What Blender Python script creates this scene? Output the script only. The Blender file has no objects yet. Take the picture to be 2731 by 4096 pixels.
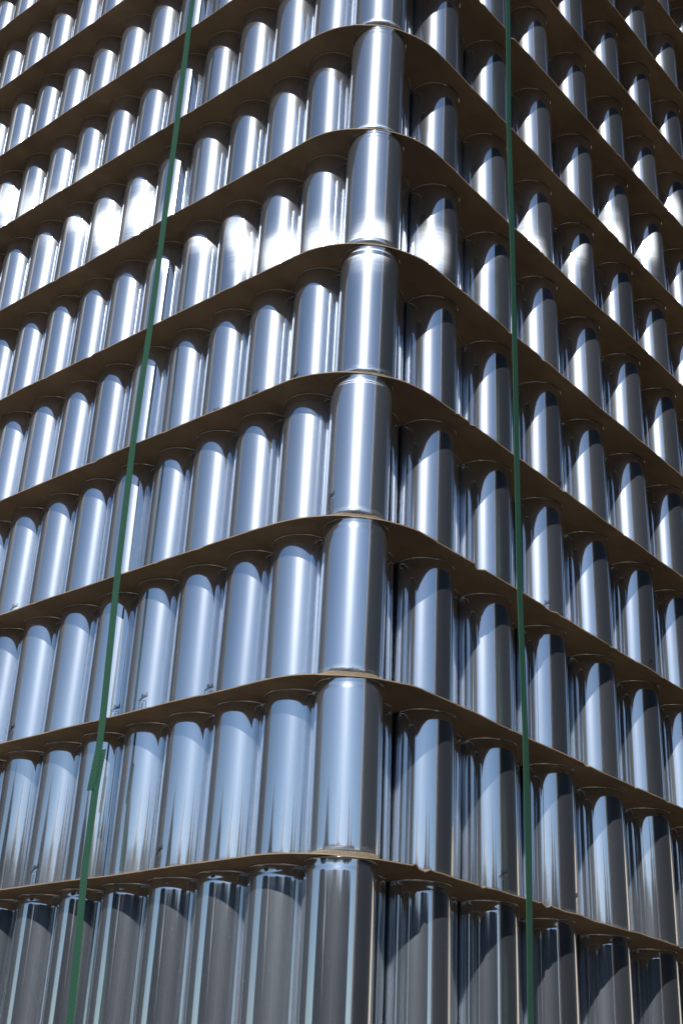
import bpy, bmesh, math, random
from mathutils import Vector, Matrix, noise

# ------------------------------------------------------------------ camera
U = 0.0676                      # metres per can pitch along the left face
H = 2.42730837                  # layer height in pitches (can plus cardboard)
PR = 1.67931848                 # pitch of the front cans along the right face
YAW, PITCH, ROLL = 2.28587855, 0.4592718, 0.05105081
CAM = Vector((11.17988409, -13.2443555, -3.43470338)) * U
sc = bpy.context.scene
cy, sy, cp, sp = math.cos(YAW), math.sin(YAW), math.cos(PITCH), math.sin(PITCH)
fw = Vector((cy * cp, sy * cp, sp))
r0 = Vector((sy, -cy, 0))
u0 = r0.cross(fw)
rt = math.cos(ROLL) * r0 + math.sin(ROLL) * u0
up = -math.sin(ROLL) * r0 + math.cos(ROLL) * u0
cam_d = bpy.data.cameras.new('camera')
cam = bpy.data.objects.new('camera', cam_d)
sc.collection.objects.link(cam)
cam.matrix_world = Matrix(((rt.x, up.x, -fw.x, CAM.x), (rt.y, up.y, -fw.y, CAM.y), (rt.z, up.z, -fw.z, CAM.z), (0, 0, 0, 1)))
cam_d.sensor_fit = 'VERTICAL'
cam_d.sensor_height = 24.0
cam_d.lens = 24.0 * 5206.16 / 4096.0
cam_d.clip_start = 0.01
cam_d.clip_end = 2000.0
sc.camera = cam

# ------------------------------------------------------------------ light
SUN_AZ, SUN_EL = math.radians(-60.0), math.radians(37.7)
w = bpy.data.worlds.new('World')
sc.world = w
w.use_nodes = True
nt = w.node_tree
sky = nt.nodes.new('ShaderNodeTexSky')
sky.sky_type = 'NISHITA'
sky.sun_disc = False
sky.sun_elevation = SUN_EL
sky.sun_rotation = math.pi / 2 - SUN_AZ
sky.air_density = 1.0
sky.dust_density = 0.15
sky.ozone_density = 2.5
bg = nt.nodes['Background']
bg.inputs['Strength'].default_value = 0.075
nt.links.new(sky.outputs['Color'], bg.inputs['Color'])
sd = bpy.data.lights.new('sun', 'SUN')
sd.energy = 4.7
sd.angle = math.radians(0.53)
sd.color = (1.0, 0.965, 0.92)
sun = bpy.data.objects.new('sun', sd)
sc.collection.objects.link(sun)
sdir = Vector((math.cos(SUN_AZ) * math.cos(SUN_EL), math.sin(SUN_AZ) * math.cos(SUN_EL), math.sin(SUN_EL)))
sun.rotation_euler = sdir.to_track_quat('Z', 'Y').to_euler()
sun.location = sdir * 20
vs = sc.view_settings
vs.view_transform = 'Standard'
vs.look = 'None'
vs.exposure = 0.12
vs.gamma = 1.0
vs.use_curve_mapping = False
sc.cycles.use_denoising = True
sc.cycles.max_bounces = 14
sc.cycles.glossy_bounces = 10
sc.cycles.diffuse_bounces = 4
sc.cycles.sample_clamp_indirect = 8.0
sc.cycles.blur_glossy = 0.3

rnd = random.Random(7)

# ------------------------------------------------------------------ helpers
def link(o):
    sc.collection.objects.link(o)
    return o

def mesh_obj(name, me, parent=None):
    o = link(bpy.data.objects.new(name, me))
    if parent is not None:
        o.parent = parent
    return o

def tag(o, label=None, cat=None, group=None, kind=None):
    if label: o['label'] = label
    if cat: o['category'] = cat
    if group: o['group'] = group
    if kind: o['kind'] = kind
    return o

def new_mesh(name, verts, faces, mat, smooth=False):
    me = bpy.data.meshes.new(name)
    me.from_pydata([tuple(v) for v in verts], [], faces)
    me.update()
    if smooth:
        me.polygons.foreach_set('use_smooth', [True] * len(me.polygons))
    if mat: me.materials.append(mat)
    return me

def lathe(name, prof, seg, mat):
    vs_, fs = [], []
    for r, z in prof:
        for i in range(seg):
            a = 2 * math.pi * i / seg
            vs_.append((r * math.cos(a), r * math.sin(a), z))
    for j in range(len(prof) - 1):
        for i in range(seg):
            k = (i + 1) % seg
            fs.append((j * seg + i, j * seg + k, (j + 1) * seg + k, (j + 1) * seg + i))
    return new_mesh(name, vs_, fs, mat, True)

def box_mesh(name, x0, x1, y0, y1, z0, z1, mat, bevel=0.0):
    bm = bmesh.new()
    bmesh.ops.create_cube(bm, size=1.0)
    for v in bm.verts:
        v.co = Vector((x0 + (v.co.x + .5) * (x1 - x0), y0 + (v.co.y + .5) * (y1 - y0), z0 + (v.co.z + .5) * (z1 - z0)))
    if bevel:
        bmesh.ops.bevel(bm, geom=bm.edges[:], offset=bevel, segments=2, affect='EDGES', profile=0.5)
    me = bpy.data.meshes.new(name)
    bm.to_mesh(me); bm.free()
    if mat: me.materials.append(mat)
    return me

def mat_base(name):
    m = bpy.data.materials.new(name)
    m.use_nodes = True
    t = m.node_tree
    for n in list(t.nodes): t.nodes.remove(n)
    out = t.nodes.new('ShaderNodeOutputMaterial')
    return m, t, out

def N(t, kind, **kw):
    n = t.nodes.new(kind)
    for k, v in kw.items():
        if k.startswith('i_'):
            n.inputs[k[2:].replace('_', ' ')].default_value = v
        else:
            setattr(n, k, v)
    return n

def principled(name, col, rough=.6, metallic=0., spec=.5, noise_scale=None, noise_amt=.2, bump=0., bump_scale=60.):
    m, t, out = mat_base(name)
    b = N(t, 'ShaderNodeBsdfPrincipled')
    b.inputs['Base Color'].default_value = (*col, 1)
    b.inputs['Roughness'].default_value = rough
    b.inputs['Metallic'].default_value = metallic
    b.inputs['Specular IOR Level'].default_value = spec
    t.links.new(b.outputs[0], out.inputs[0])
    tc = N(t, 'ShaderNodeTexCoord')
    if noise_scale:
        n = N(t, 'ShaderNodeTexNoise', i_Scale=noise_scale, i_Detail=6.0, i_Roughness=.65)
        t.links.new(tc.outputs['Object'], n.inputs['Vector'])
        r = N(t, 'ShaderNodeMapRange')
        r.inputs[1].default_value = .25; r.inputs[2].default_value = .75
        r.inputs[3].default_value = 1 - noise_amt; r.inputs[4].default_value = 1 + noise_amt
        t.links.new(n.outputs['Fac'], r.inputs[0])
        mx = N(t, 'ShaderNodeVectorMath', operation='SCALE')
        mx.inputs[0].default_value = col
        t.links.new(r.outputs[0], mx.inputs['Scale'])
        t.links.new(mx.outputs[0], b.inputs['Base Color'])
    if bump:
        n2 = N(t, 'ShaderNodeTexNoise', i_Scale=bump_scale, i_Detail=5.0)
        t.links.new(tc.outputs['Object'], n2.inputs['Vector'])
        bp = N(t, 'ShaderNodeBump', i_Strength=.6, i_Distance=bump)
        t.links.new(n2.outputs['Fac'], bp.inputs['Height'])
        t.links.new(bp.outputs[0], b.inputs['Normal'])
    return m

# ------------------------------------------------------------------ materials
def can_metal(name, w_mid=.042, w_wide=.072, w_axial=.015, w_diff=.042, sharp=.08):
    """drawn aluminium: sharp mirror lobe + lobe smeared up and down by the ironing lines"""
    m, t, out = mat_base(name)
    tc = N(t, 'ShaderNodeTexCoord')
    oi = N(t, 'ShaderNodeObjectInfo')
    off = N(t, 'ShaderNodeVectorMath', operation='SCALE', i_Scale=9.0)
    comb = N(t, 'ShaderNodeCombineXYZ')
    t.links.new(oi.outputs['Random'], comb.inputs[0])
    t.links.new(oi.outputs['Random'], comb.inputs[1])
    t.links.new(comb.outputs[0], off.inputs[0])
    add = N(t, 'ShaderNodeVectorMath', operation='ADD')
    t.links.new(tc.outputs['Object'], add.inputs[0])
    t.links.new(off.outputs[0], add.inputs[1])
    # wall waviness: slow, mostly around and along the can
    mw = N(t, 'ShaderNodeMapping')
    mw.inputs['Scale'].default_value = (10, 10, 21)
    t.links.new(add.outputs[0], mw.inputs['Vector'])
    nz = N(t, 'ShaderNodeTexNoise', i_Scale=1.0, i_Detail=1.5, i_Roughness=.4)
    t.links.new(mw.outputs[0], nz.inputs['Vector'])
    b1 = N(t, 'ShaderNodeBump', i_Strength=1.0, i_Distance=.00014)
    t.links.new(nz.outputs['Fac'], b1.inputs['Height'])
    # fine ironing lines
    mp = N(t, 'ShaderNodeMapping')
    mp.inputs['Scale'].default_value = (60, 60, 1500)
    t.links.new(add.outputs[0], mp.inputs['Vector'])
    nf = N(t, 'ShaderNodeTexNoise', i_Scale=1.0, i_Detail=3.0)
    t.links.new(mp.outputs[0], nf.inputs['Vector'])
    b2 = N(t, 'ShaderNodeBump', i_Strength=.06, i_Distance=.00002)
    t.links.new(nf.outputs['Fac'], b2.inputs['Height'])
    t.links.new(b1.outputs[0], b2.inputs['Normal'])
    # ripples left by the ironing rings, seen only where they catch the sun
    m3 = N(t, 'ShaderNodeMapping')
    m3.inputs['Scale'].default_value = (16, 16, 330)
    t.links.new(add.outputs[0], m3.inputs['Vector'])
    n3 = N(t, 'ShaderNodeTexNoise', i_Scale=1.0, i_Detail=2.5)
    t.links.new(m3.outputs[0], n3.inputs['Vector'])
    b3 = N(t, 'ShaderNodeBump', i_Strength=1.0, i_Distance=.000005)
    t.links.new(n3.outputs['Fac'], b3.inputs['Height'])
    t.links.new(b1.outputs[0], b3.inputs['Normal'])
    # specks of dirt and scuffs
    ns = N(t, 'ShaderNodeTexNoise', i_Scale=240.0, i_Detail=4.0, i_Roughness=.7)
    t.links.new(add.outputs[0], ns.inputs['Vector'])
    rs = N(t, 'ShaderNodeMapRange')
    rs.inputs[1].default_value = .60; rs.inputs[2].default_value = .80
    rs.inputs[3].default_value = sharp; rs.inputs[4].default_value = sharp + .08
    t.links.new(ns.outputs['Fac'], rs.inputs[0])
    def lobe(rough, aniso, col, dist, normal):
        g = N(t, 'ShaderNodeBsdfAnisotropic', distribution=dist)
        g.inputs['Color'].default_value = (*col, 1)
        g.inputs['Roughness'].default_value = rough
        g.inputs['Anisotropy'].default_value = aniso
        t.links.new(zv.outputs[0], g.inputs['Tangent'])
        t.links.new(normal, g.inputs['Normal'])
        return g
    zv = N(t, 'ShaderNodeCombineXYZ'); zv.inputs[2].default_value = 1.0
    mirror = lobe(sharp, 0, (.80, .825, .86), 'BECKMANN', b2.outputs[0])
    t.links.new(rs.outputs[0], mirror.inputs['Roughness'])
    hs = N(t, 'ShaderNodeMath', operation='MULTIPLY'); hs.inputs[1].default_value = 17.3
    t.links.new(oi.outputs['Random'], hs.inputs[0])
    hf = N(t, 'ShaderNodeMath', operation='FRACT')
    t.links.new(hs.outputs[0], hf.inputs[0])
    tint = N(t, 'ShaderNodeMapRange'); tint.inputs[3].default_value = .90; tint.inputs[4].default_value = 1.06
    t.links.new(hf.outputs[0], tint.inputs[0])
    tv = N(t, 'ShaderNodeVectorMath', operation='SCALE'); tv.inputs[0].default_value = (.80, .825, .86)
    t.links.new(tint.outputs[0], tv.inputs['Scale'])
    t.links.new(tv.outputs[0], mirror.inputs['Color'])
    parts = [(lobe(.325, -.10, (.80, .87, .96), 'BECKMANN', b1.outputs[0]), w_mid),      # ironing haze, drawn out up and down
             (lobe(.43, 0, (.80, .87, .96), 'GGX', b1.outputs[0]), w_wide),        # broad satin haze
             (lobe(.243, .88, (.80, .87, .96), 'BECKMANN', b3.outputs[0]), w_axial)]     # draw lines along the can throw light sideways
    d = N(t, 'ShaderNodeBsdfDiffuse')
    d.inputs['Color'].default_value = (.67, .74, .85, 1)
    parts.append((d, w_diff))
    rw = N(t, 'ShaderNodeMapRange')      # each can takes the light a little differently
    rw.inputs[3].default_value = .7; rw.inputs[4].default_value = 1.35
    t.links.new(oi.outputs['Random'], rw.inputs[0])
    sx = N(t, 'ShaderNodeSeparateXYZ')
    t.links.new(tc.outputs['Object'], sx.inputs[0])
    ft = N(t, 'ShaderNodeMapRange', interpolation_type='SMOOTHSTEP')
    ft.inputs[1].default_value = .012; ft.inputs[2].default_value = .005
    ft.inputs[3].default_value = 0.0; ft.inputs[4].default_value = .5
    t.links.new(sx.outputs[2], ft.inputs[0])
    msc = N(t, 'ShaderNodeMapping'); msc.inputs['Scale'].default_value = (90, 90, 420)
    t.links.new(add.outputs[0], msc.inputs['Vector'])
    nsc = N(t, 'ShaderNodeTexNoise', i_Scale=1.0, i_Detail=4.0)
    t.links.new(msc.outputs[0], nsc.inputs['Vector'])
    rsc = N(t, 'ShaderNodeMapRange'); rsc.inputs[1].default_value = .35; rsc.inputs[2].default_value = .7
    t.links.new(nsc.outputs['Fac'], rsc.inputs[0])
    foot = N(t, 'ShaderNodeMath', operation='MULTIPLY')
    t.links.new(ft.outputs[0], foot.inputs[0]); t.links.new(rsc.outputs[0], foot.inputs[1])
    scf = lobe(.55, 0, (.80, .87, .96), 'GGX', b1.outputs[0])
    mfoot = N(t, 'ShaderNodeMixShader')
    t.links.new(foot.outputs[0], mfoot.inputs[0])
    t.links.new(mirror.outputs[0], mfoot.inputs[1]); t.links.new(scf.outputs[0], mfoot.inputs[2])
    nd = N(t, 'ShaderNodeTexNoise', i_Scale=520.0, i_Detail=1.0)
    t.links.new(add.outputs[0], nd.inputs['Vector'])
    rd = N(t, 'ShaderNodeMapRange'); rd.inputs[1].default_value = .775; rd.inputs[2].default_value = .83; rd.inputs[4].default_value = .3
    t.links.new(nd.outputs['Fac'], rd.inputs[0])
    md = N(t, 'ShaderNodeMixShader')
    t.links.new(rd.outputs[0], md.inputs[0])
    t.links.new(mfoot.outputs[0], md.inputs[1]); t.links.new(scf.outputs[0], md.inputs[2])
    last = md
    for node, wgt in parts:
        mx = N(t, 'ShaderNodeMixShader')
        ml = N(t, 'ShaderNodeMath', operation='MULTIPLY'); ml.inputs[1].default_value = wgt
        t.links.new(rw.outputs[0], ml.inputs[0])
        t.links.new(ml.outputs[0], mx.inputs[0])
        t.links.new(last.outputs[0], mx.inputs[1]); t.links.new(node.outputs[0], mx.inputs[2])
        last = mx
    t.links.new(last.outputs[0], out.inputs[0])
    return m

M_can = can_metal('drawn_aluminium')
M_rim = can_metal('rim_aluminium', .012, .02, .01, .02, .08)
M_ink = principled('black_ink', (.012, .014, .022), .45)

def cardboard():
    m, t, out = mat_base('brown_cardboard')
    b = N(t, 'ShaderNodeBsdfPrincipled')
    b.inputs['Roughness'].default_value = .85
    b.inputs['Specular IOR Level'].default_value = .2
    tc = N(t, 'ShaderNodeTexCoord')
    mp = N(t, 'ShaderNodeMapping'); mp.inputs['Scale'].default_value = (22, 9, 22)
    t.links.new(tc.outputs['Object'], mp.inputs['Vector'])
    n = N(t, 'ShaderNodeTexNoise', i_Scale=1.0, i_Detail=7.0, i_Roughness=.62)
    t.links.new(mp.outputs[0], n.inputs['Vector'])
    cr = N(t, 'ShaderNodeValToRGB')
    cr.color_ramp.elements[0].position = .3; cr.color_ramp.elements[0].color = (.27, .20, .132, 1)
    cr.color_ramp.elements[1].position = .72; cr.color_ramp.elements[1].color = (.44, .335, .225, 1)
    t.links.new(n.outputs['Fac'], cr.inputs[0])
    n2 = N(t, 'ShaderNodeTexNoise', i_Scale=900.0, i_Detail=3.0)
    t.links.new(tc.outputs['Object'], n2.inputs['Vector'])
    mx = N(t, 'ShaderNodeMix', data_type='RGBA', blend_type='MULTIPLY')
    mx.inputs['Factor'].default_value = .25
    t.links.new(cr.outputs[0], mx.inputs['A'])
    t.links.new(n2.outputs['Color'], mx.inputs['B'])
    n4 = N(t, 'ShaderNodeTexNoise', i_Scale=4.5, i_Detail=3.0)
    t.links.new(tc.outputs['Object'], n4.inputs['Vector'])
    r4 = N(t, 'ShaderNodeMapRange')
    r4.inputs[1].default_value = .3; r4.inputs[2].default_value = .7
    r4.inputs[3].default_value = .72; r4.inputs[4].default_value = 1.15
    t.links.new(n4.outputs['Fac'], r4.inputs[0])
    s4 = N(t, 'ShaderNodeVectorMath', operation='SCALE')
    t.links.new(mx.outputs['Result'], s4.inputs[0]); t.links.new(r4.outputs[0], s4.inputs['Scale'])
    t.links.new(s4.outputs[0], b.inputs['Base Color'])
    bp = N(t, 'ShaderNodeBump', i_Strength=.4, i_Distance=.0003)
    t.links.new(n2.outputs['Fac'], bp.inputs['Height'])
    t.links.new(bp.outputs[0], b.inputs['Normal'])
    t.links.new(b.outputs[0], out.inputs[0])
    return m
M_card = cardboard()

def strap_mat():
    m, t, out = mat_base('green_strap_plastic')
    b = N(t, 'ShaderNodeBsdfPrincipled')
    b.inputs['Base Color'].default_value = (.026, .084, .053, 1)
    b.inputs['Roughness'].default_value = .27
    uv = N(t, 'ShaderNodeUVMap')
    hs = []
    for s in (1, -1):                    # embossed criss-cross ribs
        d = N(t, 'ShaderNodeVectorMath', operation='DOT_PRODUCT')
        d.inputs[1].default_value = (900, s * 2000, 0)
        t.links.new(uv.outputs[0], d.inputs[0])
        sn = N(t, 'ShaderNodeMath', operation='SINE')
        t.links.new(d.outputs['Value'], sn.inputs[0])
        hs.append(sn)
    mxn = N(t, 'ShaderNodeMath', operation='MAXIMUM')
    t.links.new(hs[0].outputs[0], mxn.inputs[0]); t.links.new(hs[1].outputs[0], mxn.inputs[1])
    bp = N(t, 'ShaderNodeBump', i_Strength=.45, i_Distance=.0003)
    t.links.new(mxn.outputs[0], bp.inputs['Height'])
    t.links.new(bp.outputs[0], b.inputs['Normal'])
    t.links.new(b.outputs[0], out.inputs[0])
    return m
M_strap = strap_mat()
M_wood = principled('rough_pine', (.42, .30, .18), .8, noise_scale=14, noise_amt=.35, bump=.001)
M_ground = principled('yard_asphalt', (.045, .044, .042), .95, spec=.05, noise_scale=1.3, noise_amt=.25, bump=.004, bump_scale=9)
M_panel = principled('dark_panel', (.013, .015, .024), .5, noise_scale=2.0, noise_amt=.2)
M_grey = principled('dark_grey_panel', (.017, .023, .033), .5, noise_scale=2.0, noise_amt=.2)
M_beige = principled('beige_paint', (.66, .56, .43), .7, noise_scale=3.0, noise_amt=.12)
M_leaf = principled('conifer_leaf', (.012, .021, .030), .7, noise_scale=2.0, noise_amt=.4)
M_bark = principled('bark', (.10, .075, .055), .9)

# ------------------------------------------------------------------ setting
Z_FLOOR = -H * U - .15
g = mesh_obj('ground', new_mesh('ground', [(-900, -900, Z_FLOOR), (900, -900, Z_FLOOR), (900, 900, Z_FLOOR), (-900, 900, Z_FLOOR)], [(0, 1, 2, 3)], M_ground))
tag(g, kind='structure')

# surroundings that the cans mirror: stand behind and beside the camera
def building(name, label, x0, x1, y0, y1, h, mat, post=None):
    e = link(bpy.data.objects.new(name, None)); e.location = ((x0 + x1) / 2, (y0 + y1) / 2, Z_FLOOR)
    cx, cy_ = (x0 + x1) / 2, (y0 + y1) / 2
    mesh_obj('wall', box_mesh('wall', x0 - cx, x1 - cx, y0 - cy_, y1 - cy_, 0, h, mat), e)
    mesh_obj('roof', box_mesh('roof', x0 - cx - .03, x1 - cx + .03, y0 - cy_ - .03, y1 - cy_ + .03, h, h + .06, mat), e)
    if post:
        pm = lathe('corner_post', [(.09, 0), (.09, h)], 24, M_beige)
        mesh_obj('corner_post', pm, e).location = (post[0] - cx, post[1] - cy_, 0)
    tag(e, label, 'building')
    return e
building('storage_container', 'tall dark storage container with a beige corner post across the aisle', 18 * U, 52 * U, 1.5 * U, 62 * U, 4.2, M_panel, (18.9 * U, 1.0 * U))
building('storage_shed', 'tall dark grey shed beyond the far end of the stack', -75 * U, -24 * U, -17 * U, 45 * U, 4.4, M_grey)
building('yard_wall', 'low beige wall closing the far end of the aisle', -10 * U, 90 * U, 142 * U, 145 * U, 2.45, M_beige)

def wood():
    """far-off line of conifers and round heads across the yard, mirrored low in the cans: one mass"""
    r = random.Random(11)
    vs_, fs = [], []
    def leaf(c, s):
        n = Vector((r.uniform(-1, 1), r.uniform(-1, 1), r.uniform(-.4, .9))).normalized()
        q = n.to_track_quat('Z', 'Y')
        b = len(vs_)
        for dx, dy in ((-1, -.5), (1, -.5), (.8, .6), (-.8, .6)):
            vs_.append(c + q @ Vector((dx * s, dy * s, 0)))
        fs.append((b, b + 1, b + 2, b + 3))
    def crown(az, dist, el, wd, sharp, seed):
        """closed lumpy core plus a coat of leaf clumps"""
        h = dist * math.tan(math.radians(el)) - Z_FLOOR + CAM.z
        cx, cy2 = dist * math.cos(math.radians(az)), dist * math.sin(math.radians(az))
        seg, nz = 18, 16
        def rad(t, a):
            if sharp: base = wd * min(1, (max(0, 1 - t) / .25)) ** 1.25 * (1 - .22 * ((t * 15) % 1))
            else: base = wd * math.sqrt(max(0, 1 - t ** 3.2))
            return base * (1 + .22 * noise.noise(Vector((math.cos(a) * 1.7 + seed, math.sin(a) * 1.7, t * 6)))) + .01
        b = len(vs_)
        for j in range(nz + 1):
            t = j / nz
            for i in range(seg):
                a = 2 * math.pi * i / seg
                q = rad(t, a) * .88
                vs_.append(Vector((cx + q * math.cos(a), cy2 + q * math.sin(a), Z_FLOOR + h * t)))
        for j in range(nz):
            for i in range(seg):
                k = (i + 1) % seg
                fs.append((b + j * seg + i, b + j * seg + k, b + (j + 1) * seg + k, b + (j + 1) * seg + i))
        for i in range(350 if sharp else 0):
            t = r.random(); a = r.random() * 6.283
            q = rad(t, a) * r.uniform(.85, 1.0)
            leaf(Vector((cx + q * math.cos(a), cy2 + q * math.sin(a), Z_FLOOR + h * t)), .10)
    TREES = [(-101, 26, 11.7, 5.6, 0), (-108, 24, 14.8, 4.4, 1), (-71, 26, 11.6, 5.8, 0), (-67, 23, 14.5, 3.0, 1), (-85, 29, 11.2, 3.0, 0),
             (-31, 26, 11.7, 5.2, 0), (-38, 24, 14.7, 2.8, 1), (-28.5, 24, 13.8, 3.0, 1)]
    for i, T in enumerate(TREES):
        crown(*T, i * 3.7)
    # undergrowth filling in below the crowns, with one low gap in front of the camera
    for i in range(60):
        az = -116 + i * 1.65
        crown(az, 30 + r.uniform(-1, 1), (10.7 if -53 < az < -44 else 11.3) + r.uniform(-.15, .15), 1.7, 0, i * 1.3)
    return new_mesh('tree_line', vs_, fs, M_leaf)
tl_ = mesh_obj('tree_line', wood())
tag(tl_, 'dark line of conifers and round trees across the yard', kind='stuff')

# ------------------------------------------------------------------ cans
R_BODY, R_RIM = .4780 * U, .4845 * U
T_CARD = .017 * U
HC = H * U - T_CARD - .0002            # can height
mm = .001
top = HC
RB = R_BODY
RB = R_BODY
rim_prof = [(RB - .28 * mm, top - 5.0 * mm), (RB - .28 * mm, top - 3.0 * mm), (RB - .26 * mm, top - 1.8 * mm), (RB - .22 * mm, top - 1.2 * mm),
            (RB - .09 * mm, top - .8 * mm), (RB + .12 * mm, top - .58 * mm), (R_RIM - .08 * mm, top - .45 * mm), (R_RIM, top - .28 * mm), (R_RIM - .12 * mm, top - .06 * mm),
            (R_RIM - .6 * mm, top), (RB - .9 * mm, top - .5 * mm), (RB - 1.0 * mm, top - 2.2 * mm), (RB - 1.0 * mm, top - 5.0 * mm)]
body_prof = [(0.0, 9 * mm), (.18 * U, 8 * mm), (.30 * U, 4.5 * mm), (.375 * U, .5 * mm), (.388 * U, 0), (.402 * U, .35 * mm), (.416 * U, 1.0 * mm),
             (.44 * U, 2.2 * mm), (.46 * U, 3.4 * mm), (R_BODY - .35 * mm, 4.6 * mm), (R_BODY - .12 * mm, 5.8 * mm), (R_BODY - .03 * mm, 7.5 * mm), (R_BODY, 9.5 * mm), (R_BODY, 12 * mm),
             (R_BODY, 40 * mm), (R_BODY, HC * .5), (R_BODY, top - 40 * mm), (R_BODY, top - 13.5 * mm), (R_BODY, top - 12.3 * mm), (R_BODY, top - 11.3 * mm),
             (R_BODY - .02 * mm, top - 10.4 * mm), (R_BODY - .09 * mm, top - 9.4 * mm), (R_BODY - .18 * mm, top - 8.4 * mm), (R_BODY - .25 * mm, top - 7.4 * mm),
             (R_BODY - .28 * mm, top - 6.4 * mm), (R_BODY - .28 * mm, top - 5.0 * mm)]
ME_body = lathe('can_body', body_prof, 112, M_can)
ME_rim = lathe('rim', rim_prof, 112, M_rim)

# printed mark: script word with a swash above an outlined panel of small vertical lettering
def printed_mark():
    polys = []                                   # list of (verts2d, faces), metres on the unrolled wall
    def text(body, size, shear, rot, cx, cz, squeeze=1.0):
        cu = bpy.data.curves.new('t', 'FONT')
        cu.body = body; cu.size = size; cu.shear = shear; cu.align_x = 'CENTER'; cu.align_y = 'CENTER'
        cu.resolution_u = 3; cu.offset = size * .012
        o = bpy.data.objects.new('t', cu)
        link(o)
        dg = bpy.context.evaluated_depsgraph_get()
        me = bpy.data.meshes.new_from_object(o.evaluated_get(dg))
        bpy.data.objects.remove(o)
        c, s = math.cos(rot), math.sin(rot)
        v = [(cx + c * p.co.x * squeeze - s * p.co.y, cz + s * p.co.x * squeeze + c * p.co.y) for p in me.vertices]
        polys.append((v, [tuple(p.vertices) for p in me.polygons]))
        bpy.data.meshes.remove(me)
    def stroke(pts, wds):
        v, f = [], []
        for i, (x, z) in enumerate(pts):
            a = pts[max(0, i - 1)]; b = pts[min(len(pts) - 1, i + 1)]
            dx, dz = b[0] - a[0], b[1] - a[1]
            L = math.hypot(dx, dz) or 1
            nx, nz = -dz / L * wds[i] / 2, dx / L * wds[i] / 2
            v += [(x + nx, z + nz), (x - nx, z - nz)]
        for i in range(len(pts) - 1):
            f.append((2 * i, 2 * i + 1, 2 * i + 3, 2 * i + 2))
        polys.append((v, f))
    # "Ball" in slanted script, rising to the right, with the swash under it
    text('Ball', .0058, .45, math.radians(20), .0003, .0268, .92)
    sw = [(-.0047 + .0097 * t, .0215 + .0052 * math.sin(t * 1.35) / math.sin(1.35)) for t in [i / 10 for i in range(11)]]
    stroke(sw, [.0008 + .0006 * math.sin(math.pi * i / 10) for i in range(11)])
    # outlined panel
    x0, x1, z0, z1, lw = -.0037, .0035, .0040, .0215, .00055
    c = .0007
    pts = [(x0 + c, z1), (x1 - c, z1), (x1, z1 - c), (x1, z0 + c), (x1 - c, z0), (x0 + c, z0), (x0, z0 + c), (x0, z1 - c), (x0 + c, z1)]
    stroke(pts, [lw] * len(pts))
    text('REACTION', .0030, 0, math.radians(90), -.0001, .0122, .95)
    vs_, fs = [], []
    for v, f in polys:
        b = len(vs_)
        for x, z in v:
            a = x / R_BODY
            r = R_BODY + .00012
            vs_.append((r * math.cos(a), r * math.sin(a), z))
        fs += [tuple(b + i for i in ff) for ff in f]
    return new_mesh('printed_mark', vs_, fs, M_ink)
ME_mark = printed_mark()

LAYER_SHIFT = {0: (.005, -.019, -.001, -.0013), 1: (-.002, .027, .008, -.0036), 2: (-.029, .005, -.011, .0012), 3: (-.017, -.014, -.005, -.0007),
               4: (.001, .026, .016, .0022), 5: (.007, .020, .004, .0009), 6: (-.02, .013, -.002, .0039)}
def shift(l):
    if l in LAYER_SHIFT: return LAYER_SHIFT[l]
    r = random.Random(l * 31 + 5)
    return (r.uniform(-.02, .02), r.uniform(-.02, .02), 0, r.uniform(-.002, .002))

def place(l, x, y):
    dx, dy, dz, a = shift(l)
    return (math.cos(a) * x - math.sin(a) * y + dx, math.sin(a) * x + math.cos(a) * y + dy)

def z_top(l):                                    # underside of the cardboard over layer l (pitches)
    return l * H + (shift(l)[2] if l in LAYER_SHIFT else 0)

WORDS = ['first', 'second', 'third', 'fourth', 'fifth', 'sixth', 'seventh', 'eighth', 'ninth', 'tenth', 'eleventh', 'twelfth', 'thirteenth',
         'fourteenth', 'fifteenth', 'sixteenth', 'seventeenth', 'eighteenth']
def layer_words(l):
    if l == 0: return 'lowest layer in view'
    if l > 0: return WORDS[l] + ' layer up in view'
    return WORDS[-l - 1] + ' layer below the view'

MARKS = {('L', 1, 4): -97.4, ('L', 2, 4): -83.3, ('L', 3, 4): -72.6, ('L', 8, 3): -53.8, ('L', 4, 2): -64.2, ('L', 5, 2): -36.4, ('L', 3, 2): -26.8,
         ('L', 7, 2): -93.9, ('L', 6, 1): -81.3, ('L', 3, 1): -98.0, ('R', 3, 4): 0.8, ('R', 3, 3): -40.5, ('R', 5, 3): -17.1, ('R', 2, 1): -29.1,
         ('R', 3, 1): 10.5, ('R', 1, 5): -5.0, ('R', 2, 5): -28.4, ('L', 0, 3): -101.6}
FOC = 5206.16
def in_frame(x, y, l, m):
    xs, ys = [], []
    for a in (-.49, .49):
        for b in (-.49, .49):
            for c in (0, H):
                d = Vector((x + a, y + b, (l - 1) * H + c)) * U - CAM
                z = d.dot(fw)
                if z <= 0: return False
                xs.append(1365.5 + FOC * d.dot(rt) / z); ys.append(2048 - FOC * d.dot(up) / z)
    return max(xs) > -m and min(xs) < 2731 + m and max(ys) > -m and min(ys) < 4096 + m

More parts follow.
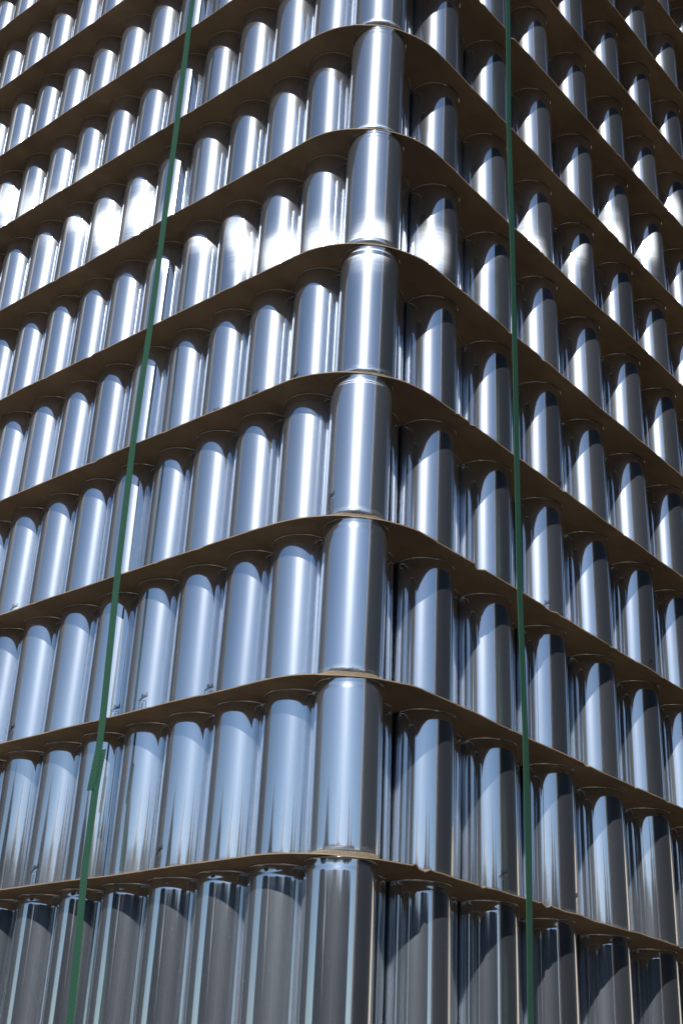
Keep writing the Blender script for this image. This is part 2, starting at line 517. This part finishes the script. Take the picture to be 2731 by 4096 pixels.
GROUP = 'empty silver cans stacked in layers'
def make_can(side, k, l, x, y):
    X, Y = place(l, x, y)
    e = bpy.data.objects.new('aluminium_can', None)
    e.empty_display_size = .03
    link(e)
    zb = z_top(l - 1) * U + T_CARD + .0001
    e.location = ((X + rnd.uniform(-.006, .006)) * U, (Y + rnd.uniform(-.006, .006)) * U, zb)
    rz = rnd.uniform(0, 6.283)
    e.rotation_euler = (rnd.gauss(0, .0045), rnd.gauss(0, .0045), 0)
    # stretch so the rim just meets the cardboard above (layers settle a little differently)
    s = (z_top(l) * U - zb - .0001) / HC
    for nm, me in (('can_body', ME_body), ('rim', ME_rim)):
        o = mesh_obj(nm, me, e)
        o.rotation_euler.z = rz
        o.scale.z = s
    printed = (side, k, l) in MARKS
    if printed:
        o = mesh_obj('printed_mark', ME_mark, e)
        o.rotation_euler.z = math.radians(MARKS[(side, k, l)])
    p = 'logo printed silver can' if printed else 'silver can'
    if side == 'L' and k == 0:
        lab = p + ' at the rounded corner, ' + layer_words(l)
    elif side == 'L':
        lab = p + ', ' + WORDS[k - 1] + ' left of the corner can, ' + layer_words(l)
    elif side == 'R':
        lab = p + ', ' + WORDS[k - 1] + ' right of the corner can, ' + layer_words(l)
    else:
        lab = 'set back silver can in gap ' + ('one two three four five six seven eight nine ten eleven twelve'.split()[k]) + ' right of corner, ' + layer_words(l)
    tag(e, lab, 'can', GROUP)

L_MAX = 13
rest = []                                        # the same cans outside the picture, along the two faces
for l in range(0, L_MAX + 1):
    for k in range(0, 22):
        if in_frame(-k, 0, l, 60):
            make_can('L', k, l, -k, 0)
        else: rest.append((l, -k, 0))
    for k in range(1, 11):
        if in_frame(0, k * PR, l, 60):
            make_can('R', k, l, 0, k * PR)
        else: rest.append((l, 0, k * PR))
    for k in range(0, 10):
        if in_frame(-.5, (k + .5) * PR, l, -20):
            make_can('B', k, l, -.5, (k + .5) * PR)
        else: rest.append((l, -.5, (k + .5) * PR))

# closing rows at the far ends of the two faces, behind the frame
for l in range(0, L_MAX + 1):
    for k in range(1, 22): rest.append((l, -k, 10 * PR))
    for k in range(1, 10): rest.append((l, -21, k * PR))
cv, cf = [], []
SEG = 26
for (l, x, y) in rest:
    X, Y = place(l, x, y)
    z0 = z_top(l - 1) * U + T_CARD + .0001
    z1 = z_top(l) * U - .0001
    prof = [(.40 * U, z0), (R_BODY, z0 + .005), (R_BODY, z0 + .008), (R_BODY, z1 - .012), (R_BODY - .0003, z1 - .006), (R_RIM, z1)]
    b = len(cv)
    for rr, zz in prof:
        for i in range(SEG):
            a = 2 * math.pi * i / SEG
            cv.append((X * U + rr * math.cos(a), Y * U + rr * math.sin(a), zz))
    for j in range(len(prof) - 1):
        for i in range(SEG):
            i2 = (i + 1) % SEG
            cf.append((b + j * SEG + i, b + j * SEG + i2, b + (j + 1) * SEG + i2, b + (j + 1) * SEG + i))
far = mesh_obj('stacked_cans', new_mesh('stacked_cans', cv, cf, M_can, True))
tag(far, 'mass of silver cans continuing the stack beyond the picture', kind='stuff')

# ------------------------------------------------------------------ cardboard layer sheets
XE, YE, RC = .775, -.875, 1.65                  # right edge x, left edge y, corner radius
XB, YB = -21.9, 17.62                            # far edges
TEARS = {0: [(.55, .95, .055), (3.62, 3.95, .045)], 2: [(1.95, 2.2, .06), (3.8, 4.4, .03)], 3: [(4.5, 4.8, .03), (1.75, 1.95, .025)], 1: [(4.9, 5.2, .03)], 5: [(2.9, 3.2, .03)],
         8: [(3.0, 3.3, .03)]}
TEARS_L = {4: [(-2.4, -2.15, .02), (-6.1, -5.9, .02)], 3: [(-3.6, -3.4, .015)]}
def sheet(l):
    dx, dy, dz, a = shift(l)
    r = random.Random(100 + l)
    pts = []                                     # outline, counter-clockwise seen from above, with outward normal
    n = 330
    for i in range(n):                           # left face edge, far -> corner
        t = i / n
        pts.append((XB + (XE - RC - XB) * t, YE, 0, -1))
    n = 44
    for i in range(n):
        a_ = -math.pi / 2 + math.pi / 2 * i / n
        pts.append((XE - RC + RC * math.cos(a_), YE + RC + RC * math.sin(a_), math.cos(a_), math.sin(a_)))
    n = 330
    for i in range(n):
        pts.append((XE, YE + RC + (YB - YE - RC) * i / n, 1, 0))
    pts += [(XE, YB, 1, 0), (XB, YB, -1, 0)]
    tears = list(TEARS.get(l, [])); tl = list(TEARS_L.get(l, []))
    for _ in range(5):                           # small knocks and frayed spots anywhere along the edges
        q = r.uniform(.5, 11); tears.append((q, q + r.uniform(.08, .3), r.uniform(.008, .026)))
    for _ in range(4):
        q = -r.uniform(.9, 12); tl.append((q, q + r.uniform(.08, .3), r.uniform(.006, .018)))
    ring_o, ring_i = [], []
    z0 = z_top(l)
    ca, sa = math.cos(a), math.sin(a)
    for (x, y, nx, ny) in pts:
        o_in = .012 * noise.noise(Vector((x * 1.3, y * 1.3, l * 7.1)))
        zz = .018 * noise.noise(Vector((x * .7 + 4, y * .7, l * 3.3)))
        o_in += .0025 * noise.noise(Vector((x * 21, y * 21, l)))
        if nx > .5:                              # knocked about along the right face
            o_in += .006 * noise.noise(Vector((x * 6, y * 6, l * 5.1))) + .003 * noise.noise(Vector((y * 23, 2, l)))
            zz += .014 * noise.noise(Vector((y * 2.2, 9, l * 2.7)))
        for (ya, yb, dep) in tears:
            if nx > .5 and ya < y < yb:
                t = (y - ya) / (yb - ya)
                o_in -= dep * math.sin(math.pi * t) * (.8 + .5 * noise.noise(Vector((y * 30, 0, l))))
                zz += dep * .55 * math.sin(math.pi * t * 2.3)
        for (xa, xb, dep) in tl:
            if ny < -.9 and xa < x < xb:
                t = (x - xa) / (xb - xa)
                o_in -= dep * math.sin(math.pi * t)
        px, py = x + nx * o_in, y + ny * o_in
        qx, qy = x - nx * .16, y - ny * .16
        ring_o.append((((ca * px - sa * py) + dx) * U, ((sa * px + ca * py) + dy) * U, (z0 + zz) * U))
        ring_i.append((((ca * qx - sa * qy) + dx) * U, ((sa * qx + ca * qy) + dy) * U, z0 * U))
    m_ = len(pts)
    org = Vector((XE * U, YE * U, z0 * U))
    vs_, fs = [], []
    for ring, dz_ in ((ring_i, 0), (ring_o, 0), (ring_o, T_CARD), (ring_i, T_CARD)):
        vs_ += [(p[0] - org.x, p[1] - org.y, p[2] + dz_ - org.z) for p in ring]
    fs.append(tuple(reversed(range(m_))))
    fs.append(tuple(range(3 * m_, 4 * m_)))
    for i in range(m_):
        j = (i + 1) % m_
        fs.append((i, j, m_ + j, m_ + i))
        fs.append((m_ + i, m_ + j, 2 * m_ + j, 2 * m_ + i))
        fs.append((2 * m_ + i, 2 * m_ + j, 3 * m_ + j, 3 * m_ + i))
    o = mesh_obj('cardboard_sheet', new_mesh('cardboard_sheet', vs_, fs, M_card))
    o.location = org
    extra = {0: 'torn ', 2: 'nicked ', 4: 'frayed '}.get(l, '')
    tag(o, extra + 'brown cardboard sheet resting on the cans of the ' + layer_words(l), 'cardboard sheet', 'brown cardboard sheets between the layers')
for l in range(-1, L_MAX + 1):
    sheet(l)

# ------------------------------------------------------------------ green straps
def ribbon(name, path, width_dir, half, thick_dir, th, parent=None, zs=None):
    """flat band through path points, with a slightly rounded section and a UV in metres"""
    vs_, fs, uvs = [], [], []
    sec = [(-1, 0), (-.96, 1), (.96, 1), (1, 0)]
    L = 0
    for i, p in enumerate(path):
        if i: L += (p - path[i - 1]).length
        for sx, st in sec:
            vs_.append(p + width_dir * (sx * half) + thick_dir * (st * th))
            uvs.append((sx * half, L))
    ns = len(sec)
    for i in range(len(path) - 1):
        for s in range(ns):
            t = (s + 1) % ns
            fs.append((i * ns + s, i * ns + t, (i + 1) * ns + t, (i + 1) * ns + s))
    fs.append(tuple(range(ns))); fs.append(tuple(reversed(range((len(path) - 1) * ns, len(path) * ns))))
    me = new_mesh(name, vs_, fs, M_strap)
    ul = me.uv_layers.new(name='UVMap')
    for lp in me.loops:
        ul.data[lp.index].uv = uvs[lp.vertex_index]
    bm = bmesh.new(); bm.from_mesh(me); bmesh.ops.recalc_face_normals(bm, faces=bm.faces[:]); bm.to_mesh(me); bm.free()
    return mesh_obj(name, me, parent)

def interp(tab, z):
    if z <= tab[0][0]: return tab[0][1]
    for (a, b), (c, d) in zip(tab, tab[1:]):
        if z <= c: return b + (d - b) * (z - a) / (c - a)
    return tab[-1][1]
ZL = [(-7.5, -3.86), (-1.8, -4.01), (.25, -4.13), (2.7, -4.20), (5.1, -4.28), (8.4, -4.31), (17, -4.30), (40, -4.3)]
ZR = [(-7.5, 3.22), (-1.5, 3.25), (0, 3.27), (2.2, 3.26), (5.5, 3.19), (8.9, 3.14), (12, 3.08), (17.6, 3.05), (40, 3.0)]
def edge_y(l): return YE + shift(l)[1]
HALF = .077 * U
TH = .0007
Z_LO, Z_HI = -H + .02, L_MAX * H + .02
def left_y(z):                                   # lies on the sheet edges, straight between them
    f = z / H
    a = math.floor(f)
    t = f - a
    return (edge_y(a) * (1 - t) + edge_y(a + 1) * t) - .010
def left_path(z0, z1, ox0, ox1, oy):
    n = max(4, int(abs(z1 - z0) / .25))
    out = []
    for i in range(n + 1):
        t = i / n
        z = z0 + (z1 - z0) * t
        out.append(Vector(((interp(ZL, z) + ox0 + (ox1 - ox0) * t) * U, left_y(z) * U - oy, z * U)))
    return out
st = link(bpy.data.objects.new('packing_strap', None))
st.location = (-4.0 * U, YE * U, Z_LO * U)
base = Vector(st.location)
def rel(path): return [p - base for p in path]
WX, TY = Vector((1, 0, 0)), Vector((0, -1, 0))
ribbon('lower_band', rel(left_path(Z_LO, 1.30, 0, .02, 0) + left_path(1.34, 1.92, .025, .075, 0)), WX, HALF, TY, TH, st)
ribbon('upper_band', rel(left_path(1.31, 1.95, -.075, .0, .0009) + left_path(2.05, Z_HI, .0, .0, .0009)), WX, HALF, TY, TH, st)
# melted friction weld: rows of small ridges pressed into the overlap
bmw = bmesh.new()
for i in range(9):
    z = 1.42 + i * .05
    for j in range(6):
        x = interp(ZL, z) + (-.085 + .034 * j) - .045 + .045 * (i / 9)
        mtx = Matrix.Translation(Vector((x * U, left_y(z) * U - .0009 - TH, (z + rnd.uniform(-.006, .006)) * U)) - base) @ Matrix.Diagonal((.010 * U, .0003, .014 * U, 1))
        bmesh.ops.create_icosphere(bmw, subdivisions=1, radius=1.0, matrix=mtx)
mew = bpy.data.meshes.new('weld'); bmw.to_mesh(mew); bmw.free(); mew.materials.append(M_strap)
mesh_obj('weld', mew, st)
tag(st, 'green plastic strap down the left face, welded in a crooked overlap low down', 'strap', 'green straps round the stack')

def right_x(z):
    f = z / H
    a = math.floor(f); t = f - a
    return XE + shift(a)[0] * (1 - t) + shift(a + 1)[0] * t + .014
st2 = link(bpy.data.objects.new('packing_strap', None))
st2.location = (XE * U, 3.2 * U, Z_LO * U)
base2 = Vector(st2.location)
nz_ = 150
pathr = [Vector((right_x(z) * U, interp(ZR, z) * U, z * U)) - base2 for z in [Z_LO + (Z_HI - Z_LO) * i / nz_ for i in range(nz_ + 1)]]
ribbon('band', pathr, Vector((0, 1, 0)), HALF, Vector((1, 0, 0)), TH, st2)
tag(st2, 'straight dark green plastic strap down the shaded right face of the stack', 'strap', 'green straps round the stack')

# ------------------------------------------------------------------ wooden pallet under the stack (below the view)
pal = link(bpy.data.objects.new('wooden_pallet', None))
zp = -H * U
pal.location = (XE * U, YE * U, zp)
for i in range(9):
    y0 = (YE + .1 + i * 2.1) * U - YE * U
    mesh_obj('deck_board', box_mesh('deck_board', (XB - XE) * U, 0, y0, y0 + .1, -.024, -.002, M_wood, .002), pal)
for i in range(3):
    x0 = (XB - XE) * U * (i / 2) * .955
    mesh_obj('bearer', box_mesh('bearer', x0 - .09, x0, 0, (YB - YE) * U * .98, -.148, -.0245, M_wood, .003), pal)
tag(pal, 'rough wooden pallet carrying the whole stack of cans', 'pallet')
